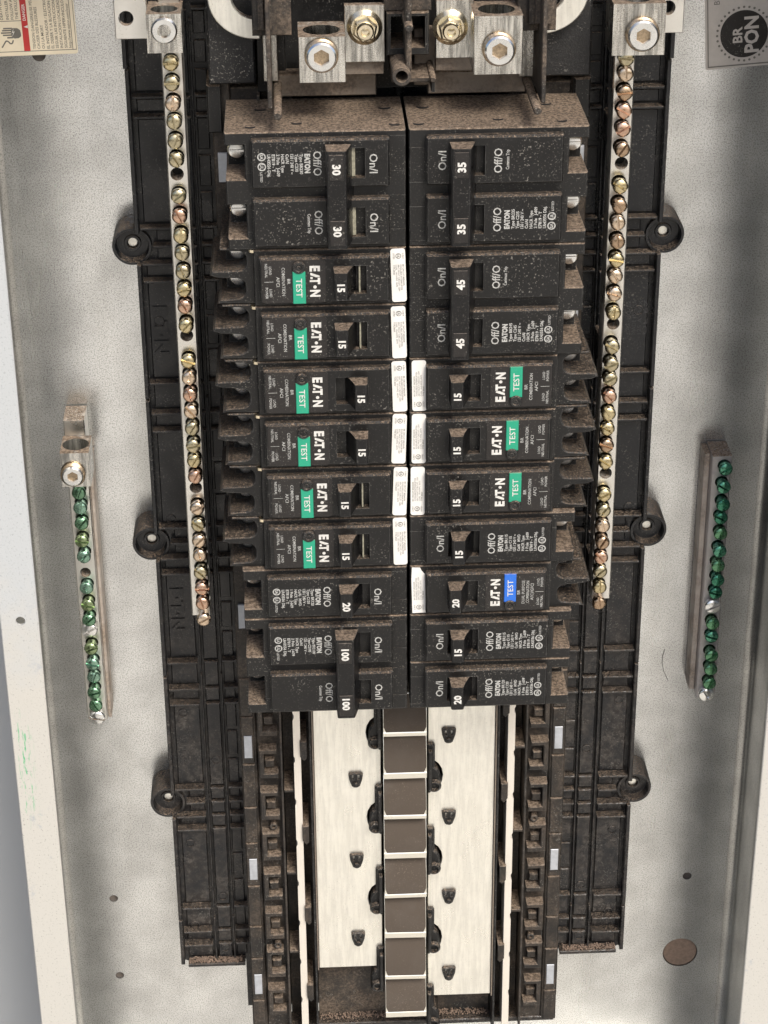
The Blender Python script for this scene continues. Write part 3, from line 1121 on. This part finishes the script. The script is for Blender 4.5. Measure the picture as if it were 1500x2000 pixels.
def logos(mb, u, w, h):
    ring(mb, u, w, 1.25, 1.75, h)
    text(mb, 'SA', u, w, 1.3, h, bold=.03)
    ring(mb, u, w + 4.2, 1.25, 1.75, h)
    text(mb, 'UL', u, w + 4.2, 1.3, h, bold=.03)
    text(mb, 'LISTED', u + .3, w + 8.6, 1.0, h, length=4.2, bold=.01)


def pole_print(w, kind, amp, poles):
    def f():
        b_ = MB()
        h = HF1 + .07
        text(b_, 'On/I', 14.0, w + .3, 3.3, h, length=8.2, bold=.012)
        text(b_, 'Off/O', 36.9, w - .2, 3.3, h, length=10.4, bold=.012)
        if kind == 'info':
            text(b_, 'E\u00b7T\u00b7N' if False else 'EATON', 41.0, w - 4.4, 2.1, h, length=8.2, align='l', bold=.06)
            ty = ('Type BR%d%d' % (poles, amp), 'Type C%d%d' % (poles, amp), '120 / 240 V ~', 'Cu/Al   MWD' if poles == 1 else 'Cu/Al', 'HACR Type', '%d Pole   J-609' % poles, 'E7819 - T', 'LR43556 Dbj.')
            ln = (8.6, 7.6, 8.6, 8.4 if poles == 1 else 4.0, 7.8, 9.4, 7.4, 9.6)
            for i, (s_, l_) in enumerate(zip(ty, ln)):
                text(b_, s_, 43.5 + i * 1.88, w - 4.4, 1.25, h, length=l_, align='l', bold=.03)
            logos(b_, 59.6, w - 3.4, h)
        elif kind == 'trip':
            text(b_, 'Common Trip', 40.8, w + .2, 1.35, h, length=8.4, bold=.02)
        return b_
    return f


def numbers(amp, u, ws, h, size=3.2):
    def f():
        b_ = MB()
        for w in ws:
            text(b_, str(amp), u, w, size, h, bold=.04)
        return b_
    return f


def std_breaker(side, row, amp, poles, state, label, pale):
    root = thing('circuit_breaker', label, 'breaker', 0, -25.4 * (row + poles / 2), 0, 0 if side > 0 else math.pi)
    key = ('std', poles)
    bd = cpart(key + ('body',), 'body', std_body(poles), 'case', root)
    win = (17.5, 31.6)
    for k in range(poles):
        w = -12.7 * (poles - 1) + 25.4 * k
        fc = cpart(key + ('face', k), 'face', std_face(w, win), 'black', root)
        for q, bx in enumerate(((.8, 7.2, w + 4.6), (64.2, 66.4, w + 4.6), (.8, 7.2, w - 10.2))):
            cpart(key + ('seam', k, q), 'seam', lambda: MB().box(bx[0], bx[1], bx[2], bx[2] + .3, HB1 - .2, HB1 + .12), 'black', bd)
        info = 'info' if k == 0 else 'trip'
        cpart(key + ('print', k, amp), 'lettering', pole_print(w, info, amp, poles), 'printdim', fc, fix=False)
        if pale:
            pr = MB()
            if state == OFF:
                u0, u1 = 21.5, 23.6
            else:
                u0, u1 = 26.8, 27.8
            cpart(key + ('ind', k, state), 'indicator', lambda: MB().box(u0, u1, w - 6.2, w + 6.2, HB1 + .1, HB1 + 2.6, .2), 'indicator', fc)
        screw_in(70.2, w + .2, 69.5, root, key + ('screw', k))
    if poles == 1:
        u0, u1 = (19.0, 24.6) if state == ON else (25.6, 31.2)
        hd = cpart(key + ('handle', state), 'handle', toggle(u0, u1, -6.0, 6.0, 5.2, 98.5, 1 if state == ON else -1), 'handle', root)
        cpart(key + ('num', amp, state), 'rating', numbers(amp, (u0 + u1) / 2, (-.6 if side > 0 else .6,), 98.6), 'print', hd, fix=False)
    else:
        u0, u1 = (17.4, 25.2) if state == ON else (25.4, 33.4)
        hd = cpart(key + ('handle', state), 'handle_tie', toggle(u0, u1, -20.8, 20.8, 3.4, 99.5, 1 if state == ON else -1), 'handle', root)
        for w in (-14.0, 14.0):
            cpart(key + ('ins', state, w), 'handle_insert', lambda: MB().box(u0 + 1.0, u1 - 1.0, w - 5.4, w + 5.4, 99.2, 99.75, .15), 'label_black', hd)
        for w in (-13.2, 13.2):
            cpart(key + ('num', amp, state, w), 'rating', numbers(amp, (u0 + u1) / 2, (w,), 99.85, 3.2), 'print', hd, fix=False)
    return root


def afci_body(side):
    def f():
        b_ = MB()
        W = 12.55
        b_.prism([(.7, -W), (64.5, -W), (64.5, W), (.7, W)], HB0, HB1, chamfer=.5)
        return b_
    return f


def afci_terminals(side):
    """terminal end with two rounded wire slots between fins; side flips which way is down"""
    def f():
        b_ = MB()
        d = 1 if side > 0 else -1          # local +z is up in the right column, down in the left one
        W = 12.55

        def slot(w0, w1, deep, n=5):
            r = min(3.6, abs(w1 - w0) / 2 - .01)
            sg = 1 if w1 > w0 else -1
            p = []
            for i in range(n):
                t = math.radians(90 * i / (n - 1))
                p.append((deep + r - r * math.sin(t), w0 + sg * (r - r * math.cos(t))))
            p = [(deep + r - r * math.sin(math.radians(90 * i / (n - 1))), w0 + sg * (r - r * math.cos(math.radians(90 * i / (n - 1))))) for i in range(n)]
            q = [(a, w0 + w1 - c) for a, c in reversed(p)]
            return p + q
        # up direction = d: fins listed from the top down
        top = d * W
        pl = [(64.4, top), (78.5, top), (78.5, d * 11.6)]
        pl += slot(d * 11.2, d * 2.4, 67.5)
        pl += [(82.0, d * 2.2), (83.0, d * .6), (79.8, d * -.6)]
        pl += slot(d * -1.0, d * -10.2, 68.2)
        pl += [(79.0, d * -10.6), (80.2, -top * .97), (64.4, -top)]
        b_.prism(pl, HB0, 83.0, chamfer=.4)
        b_.box(66.4, 76.5, *sorted((d * 11.2, d * 2.4)), HB0 + 1, 69.0)
        b_.box(66.4, 76.5, *sorted((d * -1.0, d * -10.2)), HB0 + 1, 69.0)
        return b_
    return f


def afci_face():
    b_ = MB()
    b_.prism(rrect(7.6, 62.4, -10.3, 10.3, .6, 2), HB1 - .3, HF1, chamfer=.9,
             holes=[[(17.4, -6.3), (31.2, -6.3), (31.2, 6.3), (17.4, 6.3)]], back=False)
    return b_


def afci_print(dual):
    def f():
        b_ = MB()
        h = HF1 + .42
        if dual:
            rows = (('BR', 49.6, 2.4), ('DUAL PURPOSE', 51.7, 12.0), ('COMBINATION', 53.7, 11.4), ('AFCI/GFCI', 55.7, 8.6))
            c0 = 58.4
        else:
            rows = (('BR', 50.0, 2.4), ('COMBINATION', 52.2, 12.6), ('AFCI', 54.5, 4.4))
            c0 = 57.6
        for s_, u, ln in rows:
            text(b_, s_, u, 0, 1.35, h, length=ln, bold=.008)
        for s_, w in (('LOAD', -5.0), ('LOAD', 5.0)):
            text(b_, s_, c0, w, 1.1, h, length=3.6, bold=.01)
        text(b_, 'NEUTRAL', c0 + 1.7, -5.0, 1.1, h, length=6.2, bold=.01)
        text(b_, 'POWER', c0 + 1.7, 5.0, 1.1, h, length=5.0, bold=.01)
        flat(b_, [(c0 - 1.2, -.1), (c0 + 2.6, -.1), (c0 + 2.6, .1), (c0 - 1.2, .1)], h)
        return b_
    return f


def eaton_logo():
    b_ = MB()
    h = HF1 + .42
    text(b_, 'E', 39.0, -6.8, 3.9, h, length=2.5, align='l', bold=.05)
    # A of the logo: two feet left of a missing bar, then T, a round dot and N
    u = 39.0
    b_.add([(u + 1.95, -h, -3.8), (u - 1.95, -h, -2.4), (u - 1.95, -h, -1.8), (u - .4, -h, -1.7), (u + 1.95, -h, -2.7)], [(0, 1, 2, 3, 4)])
    flat(b_, [(u + 1.0, -1.9), (u + 1.95, -1.9), (u + 1.95, -.9), (u + 1.0, -.9)], h)
    text(b_, 'T', u, -1.5, 3.9, h, length=2.9, align='l', bold=.05)
    flat(b_, circle(u + .1, 2.6, .72, 14), h)
    text(b_, 'N', u, 3.9, 3.9, h, length=3.1, align='l', bold=.05)
    return b_


def white_print():
    b_ = MB()
    h = HB1 + .5
    ring(b_, 3.6, -8.6, .95, 1.2, h, 16)
    text(b_, 'UL', 3.6, -8.6, 1.0, h, bold=.02)
    text(b_, 'LISTED', 5.5, -8.6, .7, h, length=2.6)
    text(b_, 'E-7819', 1.7, -8.6, .7, h, length=2.4)
    for i, s_ in enumerate(('BR CIRCUIT BREAKER', 'AVAILABLE INTERRUPTER', 'ARC FAULT CIRCUIT 120V', 'CU/AL  14-4 AWG  60/75', 'TYPE BRAF')):
        text(b_, s_, 1.7 + i * .98, -4.8, .72, h, length=(9.6, 11.5, 12.0, 10.0, 4.6)[i], align='l')
    return b_


def afci(side, row, amp, state, label, dual=False, shift=0.0, torn=False, num=None):
    root = thing('arc_fault_breaker', label, 'breaker', 0, -25.4 * (row + .5), 0, 0 if side > 0 else math.pi)
    bd = cpart(('af', 'body'), 'body', afci_body(side), 'case', root)
    cpart(('af', 'term', side), 'terminal_end', afci_terminals(side), 'black', root)
    fc = cpart(('af', 'face'), 'face', afci_face, 'black', root)
    d = 1 if side > 0 else -1
    screw_in(71.2, d * 6.6, 70.6, root, ('af', 'sa', side))
    screw_in(71.6, d * -5.4, 70.6, root, ('af', 'sb', side))
    # label plate, test button and logo can sit a little further out on some
    lb = ob('front_label', None, None, root) if False else None
    sh = shift

    def moved(o):
        o.location.x += sh / 1000
        return o
    lbl = moved(cpart(('af', 'lbl'), 'front_label', lambda: MB().prism(rrect(34.6, 61.2, -9.4, 9.6, 1.2, 3), HF1 + .02, HF1 + .3), 'label_black', root))
    cpart(('af', 'txt', dual), 'lettering', afci_print(dual), 'printdim', lbl, fix=False)
    cpart(('af', 'logo'), 'logo', eaton_logo, 'print', lbl, fix=False)
    if dual:
        tb = moved(cpart(('af', 'testd'), 'test_button', lambda: MB().box(43.0, 48.4, -4.6, 9.8, HF1 + .02, HF1 + 1.2, .25), 'testblue', root))
    else:
        tb = moved(cpart(('af', 'test'), 'test_button', lambda: MB().box(43.0, 48.4, -4.6, 9.8, HF1 + .02, HF1 + 1.2, .25), 'testgreen', root))
    cpart(('af', 'knob'), 'button_pivot', lambda: MB().lathe(45.7, -6.4, [(2.75, HF1), (2.75, HF1 + 1.3), (2.3, HF1 + 1.8), (1.7, HF1 + 1.8), (1.4, HF1 + 1.2), (.8, HF1 + 1.2), (.6, HF1 + 1.6)], 24), 'black', tb, True)

    def tt():
        b_ = MB()
        text(b_, 'TEST', 45.7, 2.6, 2.5, HF1 + 1.3, length=8.4, bold=.008)
        return b_
    cpart(('af', 'testtxt'), 'button_word', tt, 'print', tb, fix=False)
    u0, u1 = (17.9, 23.2) if state == ON else (25.6, 31.0)
    hd = cpart(('af', 'handle', state), 'handle', toggle(u0, u1, -6.0, 6.0, 4.2, 98.0, 1 if state == ON else -1), 'handle', root)
    cpart(('af', 'num', amp, state, side), 'rating', numbers(amp, (u0 + u1) / 2, (.5 if side < 0 else -.5,), 98.1, 3.0), 'print', hd, fix=False)
    wn_ = 24.2 if state == OFF else 25.0
    cpart(('af', 'win', state), 'indicator', lambda: MB().box(wn_ - 4.2 if state == OFF else wn_, wn_ - 3.5 if state == OFF else wn_ + .7, -6.1, 6.1, HB1 + .1, HB1 + 3.0, .1), 'indicator', fc)
    if torn:
        pl = [(.6, -11.6), (6.6, -11.6), (6.6, 8.4), (5.2, 10.2), (4.6, 11.8), (.9, 12.0), (.5, 6.0)]
    else:
        pl = rrect(.7, 6.9, -11.8, 12.0, 1.1, 3)
    ws = cpart(('af', 'white', torn), 'approval_label', lambda: MB().prism(pl, HB1 + .1, HB1 + .4), 'paper', root)
    cpart(('af', 'whitetxt'), 'lettering', white_print, 'greyink', ws, fix=False)
    ws.rotation_euler = (0, math.radians(random.uniform(-2.0, 2.0)), 0)
    ws.location.x += (random.uniform(.3, 1.2) if side > 0 else random.uniform(-.2, .4)) / 1000
    ws.location.z += random.uniform(-.4, .3) / 1000
    if side < 0:
        cpart(('af', 'rivet'), 'rivet', lambda: MB().lathe(64.6, 83.6, [(2.0, -12.5), (2.0, -11.3), (1.6, -11.0)], 16, axis='z'), 'gold', root, True)
    return root


std_breaker(-1, 0, 30, 2, OFF, 'two-pole thirty amp breaker with tied handle, topmost beside the neutral bar', True)
for i, (row, st, lab, sh) in enumerate((
        (2, OFF, 'green-button breaker touching the two-pole thirty amp breaker, handle off', 0),
        (3, OFF, 'green-button breaker, second below the two-pole thirty amp breaker, handle off', 0.0),
        (4, ON, 'green-button breaker, third below the two-pole thirty amp breaker, handle on', 0.0),
        (5, ON, 'green-button breaker, fourth below the two-pole thirty amp breaker, handle on', -.2),
        (6, OFF, 'green-button breaker, second above the plain off breaker marked twenty', -.9),
        (7, OFF, 'green-button breaker directly above the plain off breaker marked twenty', -1.2))):
    afci(-1, row, 15, st, lab, shift=sh)
std_breaker(-1, 8, 20, 1, OFF, 'plain twenty amp breaker between a green-button breaker and the hundred amp breaker', False)
std_breaker(-1, 9, 100, 2, OFF, 'two-pole hundred amp breaker with tied handle above the bare bus bar', False)
std_breaker(1, 0, 35, 2, ON, 'two-pole thirty-five amp breaker with tied handle below the main lug', True)
std_breaker(1, 2, 45, 2, ON, 'two-pole forty-five amp breaker with tied handle under the thirty-five amp one', True)
for row, lab, sh in ((4, 'green-button breaker touching the two-pole forty-five amp breaker', .6),
                     (5, 'green-button breaker, second below the two-pole forty-five amp breaker', -.6),
                     (6, 'green-button breaker directly above a plain breaker marked fifteen', 1.2)):
    afci(1, row, 15, ON, lab, shift=sh)
std_breaker(1, 7, 15, 1, ON, 'plain fifteen amp breaker above the breaker with the blue test button', False)
afci(1, 8, 20, ON, 'twenty amp breaker with blue test button and a torn white label', dual=True, torn=True)
std_breaker(1, 9, 15, 1, ON, 'plain fifteen amp breaker under the one with the blue test button', False)
std_breaker(1, 10, 20, 1, ON, 'plain twenty amp breaker, lowest of its column, above the bare bus bar', False)

M['hole_shade'] = plain('hole_shade_black', (.006, .005, .005), .8)  # black crescents painting the shade inside moulded holes; no holes are cut
for side in (-1, 1):
    rt_ = [o for o in bpy.data.objects if o.parent is None and o.name.startswith('circuit_breaker') and abs(o.location.z - (Z0 - .0254)) < 1e-4 and (abs(o.rotation_euler[1]) < .1) == (side > 0)][0]
    zc_ = (25.4 - .16) * (1 if side > 0 else -1)
    for u, hh, r in ((5, 79, 2.3), (38 if side > 0 else 45, 75, 2.2), (64, 79, 2.2), (8, 56, 2.6), (60, 55, 2.4)):
        part('mould_hole_shade', MB().lathe(u, hh, [(r, zc_ - .3), (r, zc_ + (.06 if side > 0 else -.06))], 16, axis='z').lathe(
            u - .2, hh - .45, [(r * .93, zc_ - .2), (r * .93, zc_ + (.5 if side > 0 else -.5))], 16, axis='z') if False else
            MB().prism([(u + r * math.cos(t), hh + r * .9 * math.sin(t)) for t in [math.radians(k * 15 - 10) for k in range(14)]] +
                       [(u + r * .86 * math.cos(t), hh - 1.1 + r * .5 * math.sin(t)) for t in [math.radians(k * 15 - 10) for k in reversed(range(14))]],
                       zc_ - (.3 if side > 0 else -.3), zc_ + (.12 if side > 0 else -.12), axis='z'), 'hole_shade', rt_)

# ------------------------------------------------------------------ main lugs, straps and the plastic around them
for s in (-1, 1):
    hl, hp = 80.0, 60.0
    if s < 0:
        a, c = at(582, 73, hl), at(676, 160, hl)
        p0, p1 = at(672, 10, hp), at(752, 121, hp)
        nut, scr = at(713, 60, hp + 6), at(628, 113, hl + 4)
        lab = 'scratched main lug with hex screw and gold nut above the thirty amp breaker'
    else:
        a, c = at(926, 32, hl), at(1020, 144, hl)
        p0, p1 = at(851, 0, hp), at(925, 113, hp)
        nut, scr = at(881, 60, hp + 6), at(976, 100, hl + 4)
        lab = 'main lug with hex screw and gold nut above the thirty-five amp breaker'
    xm, zb = (a[0] + c[0]) / 2, c[1] - 2
    ml = thing('main_lug', lab, 'lug', xm, zb, 44)
    x0, x1, z0, z1 = a[0] - xm, c[0] - xm, c[1] - zb, a[1] - zb
    b_ = MB().prism([(x0, hp - 44 - 4), (x1, hp - 44 - 4), (x1, hl - 44 - .3), (x1 - .3, hl - 44), (x0 + .3, hl - 44), (x0, hl - 44 - .3)], z0, z1, axis='z',
                    holes=[circle((x0 + x1) / 2, (hp + hl) / 2 - 45, 7.6, 24)])
    part('block', b_, 'lug', ml)
    part('wire_bore', MB().lathe((x0 + x1) / 2, (hp + hl) / 2 - 45, [(7.4, z0 + 1), (7.4, z0 + 1.5)], 24, axis='z'), 'darksteel', ml)
    allen(ml, scr[0] - xm, scr[1] - zb, hl - 44, 6.1, 3.5, top=4.6)
    part('plate', MB().box(p0[0] - xm, p1[0] - xm, p1[1] - zb, p0[1] - zb, hp - 44 - 3.5, hp - 44, .3), 'lug', ml)
    x, z = nut[0] - xm, nut[1] - zb
    nt = part('nut', MB().prism(circle(x, z, 5.3, 6, a0=math.radians(90 + s * 12)), hp - 44 + 1, hp - 44 + 6.5, chamfer=.8), 'gold', ml)
    part('nut_flange', MB().lathe(x, z, [(7.3, hp - 44 + .05), (7.3, hp - 44 + 1.0), (5.6, hp - 44 + 2.4)], 32), 'gold', nt, smooth=True)
    part('bolt_end', MB().lathe(x, z, [(3.6, hp - 44 + 5), (3.6, hp - 44 + 8.0), (3.0, hp - 44 + 8.8), (1.9, hp - 44 + 8.8), (1.6, hp - 44 + 7.6), (.5, hp - 44 + 7.8)], 24), 'gold', nt, smooth=True)
    # bus plate under the lug
    part('bus_tongue', MB().box(*sorted((-s * 22 + (8 if s > 0 else -8) * 0 - 10, 20 if s < 0 else 16)), -12, 12, -4, 1.5, .3), 'darksteel', ml)
    part('plate_foot', MB().box(p0[0] - xm + .5, p1[0] - xm - .5, p1[1] - zb - 6, p1[1] - zb + 2, hp - 44 - 12, hp - 44 - 4), 'darksteel', ml)

    # strap with a big ring hole
    cxp, czp = at(498 if s < 0 else 1058, -6 if s < 0 else -16, 52)
    rs = thing('line_strap', 'bright ring shaped metal strap ' + ('by the neutral bar with the hollow lug screw' if s < 0 else 'by the neutral bar with the threaded lug screw'), 'strap', cxp, czp - 20, 40)
    ringpl = []
    for i in range(25):
        t = math.radians((180 if s < 0 else 0) + s * (-40 + i * 5.6) * -1)
        ringpl.append(t)
    ts = [math.radians(150 + i * 5.2) for i in range(25)] if s < 0 else [math.radians(30 - i * 5.2) for i in range(25)]
    pl = [(19.6 * math.cos(t), 20 + 17.6 * math.sin(t)) for t in ts] + [(9.8 * math.cos(t), 20 + 9.0 * math.sin(t)) for t in reversed(ts)]
    part('ring', MB().prism(pl, 8, 12, chamfer=.4), 'bus', rs)
    part('leg', MB().box(*sorted((-s * 2.5, -s * 8.5)), -16, 4.5, 8, 10.5, .3), 'lug', rs)

# black blocks left and right of the lugs, fins, posts, centre frame: parts of the tray
for s in (-1, 1):
    hb = 44.0
    p0, p1 = (at(398, -60, hb), at(500, 164, hb)) if s < 0 else (at(1048, -60, hb), at(1153, 148, hb))
    part('side_block', MB().box(p0[0], p1[0], tz(p1[1]), tz(p0[1]), 16.1, hb, .8), 'pebble', tray)
    p0, p1 = (at(402, 166, 40), at(436, 260, 40)) if s < 0 else (at(1122, 152, 40), at(1152, 230, 40))
    part('block_foot', MB().box(p0[0], p1[0], tz(p1[1]), tz(p0[1]), 16.1, 40, .8), 'case', tray)
    # upright insulating fin with a round post
    x = s * 55.5
    part('barrier_fin', MB().box(*sorted((x - s * .9, x + s * .9)), tz(9), tz(70), 37, 84, .3), 'dusty_black', tray)
    part('barrier_post', MB().lathe(x - s * 3.0, tz(8), [(1.9, 37), (1.7, 91), (1.3, 91.6)], 16), 'dusty_black', tray, smooth=True)
    p0, p1 = (at(490, -40, 72), at(531, 62, 72)) if s < 0 else (at(1036, -40, 72), at(1083, 50, 72))
    q = MB()
    q.box(*sorted((p0[0], p1[0])), tz(p1[1]), tz(p0[1]), 64, 70, .3)
    q.box(*sorted((p0[0] + 2.2, p1[0] - 3.0)), tz(p1[1] + 1), tz(p0[1]), 70, 73, .3)
    part('cover_flap', q, 'dusty_black', tray)
    part('barrier_shelf', MB().box(*sorted((s * 62, s * 46)), tz(34), tz(60), 40, 66, .4), 'dusty_black', tray)
    part('bus_support', MB().box(*sorted((s * 52, s * 11)), tz(2.5), tz(12), 37, 46, .4), 'darksteel', tray)
    part('support_back', MB().box(*sorted((s * 61, s * 49)), tz(3), tz(62), 16.1, 40, .4), 'black', tray)
part('support_floor', MB().box(-48.8, 48.8, tz(3), tz(90), 16.1, 36.9), 'black', tray)
hb = 62.0
p0, p1 = at(755, 25, hb), at(838, 107, hb)
fr = MB()
fr.prism([(p0[0], tz(p1[1])), (p1[0], tz(p1[1])), (p1[0], tz(p0[1])), (p0[0], tz(p0[1]))], 37, hb, chamfer=.5,
         holes=[[(p0[0] + 1.6, tz(p1[1] + 3)), (p1[0] - 1.6, tz(p1[1] + 3)), (p1[0] - 1.6, tz(p0[1] - 1.5)), (p0[0] + 1.6, tz(p0[1] - 1.5))]], back=False)
part('centre_frame', fr, 'case', tray)
part('centre_top', MB().box(p0[0] - 1, p1[0] + 1, tz(p0[1] + .1), tz(p0[1] + 30), 37, hb - 2, .4), 'dusty_black', tray)
pa, pb = at(796, 0, 78), at(803, 138, 78)
part('centre_post', MB().box(pa[0] - .7, pa[0] + 1.6, tz(pb[1]), tz(pa[1] + 20), 50, 78, .6), 'dusty_black', tray)
pn = at(798, 52, 80)
part('post_nose', MB().lathe(pn[0], tz(pn[1]), [(2.0, 50), (1.8, 82), (1.3, 82.6)], 16), 'dusty_black', tray, smooth=True)
pc = at(785, 150, 82)
part('centre_tube', MB().tube(pc[0], tz(pc[1]), 2.5, 3.9, 46, 82, 24), 'dusty_black', tray, smooth=True)
p0, p1 = at(765, 128, 66), at(842, 160, 66)
part('centre_shelf', MB().box(p0[0], p1[0], tz(p1[1]), tz(p1[1] + 2), 40, 66, .3), 'dusty_black', tray)
p2 = at(846, 160, 70)
part('shelf_post', MB().lathe(p2[0], tz(p2[1] + 1), [(1.4, 40), (1.3, 70), (.9, 70.5)], 14), 'dusty_black', tray, smooth=True)
part('shelf_fin', MB().box(p2[0] - .5, p2[0] + .9, tz(p2[1] - 5), tz(p2[1]), 40, 68, .2), 'black', tray)
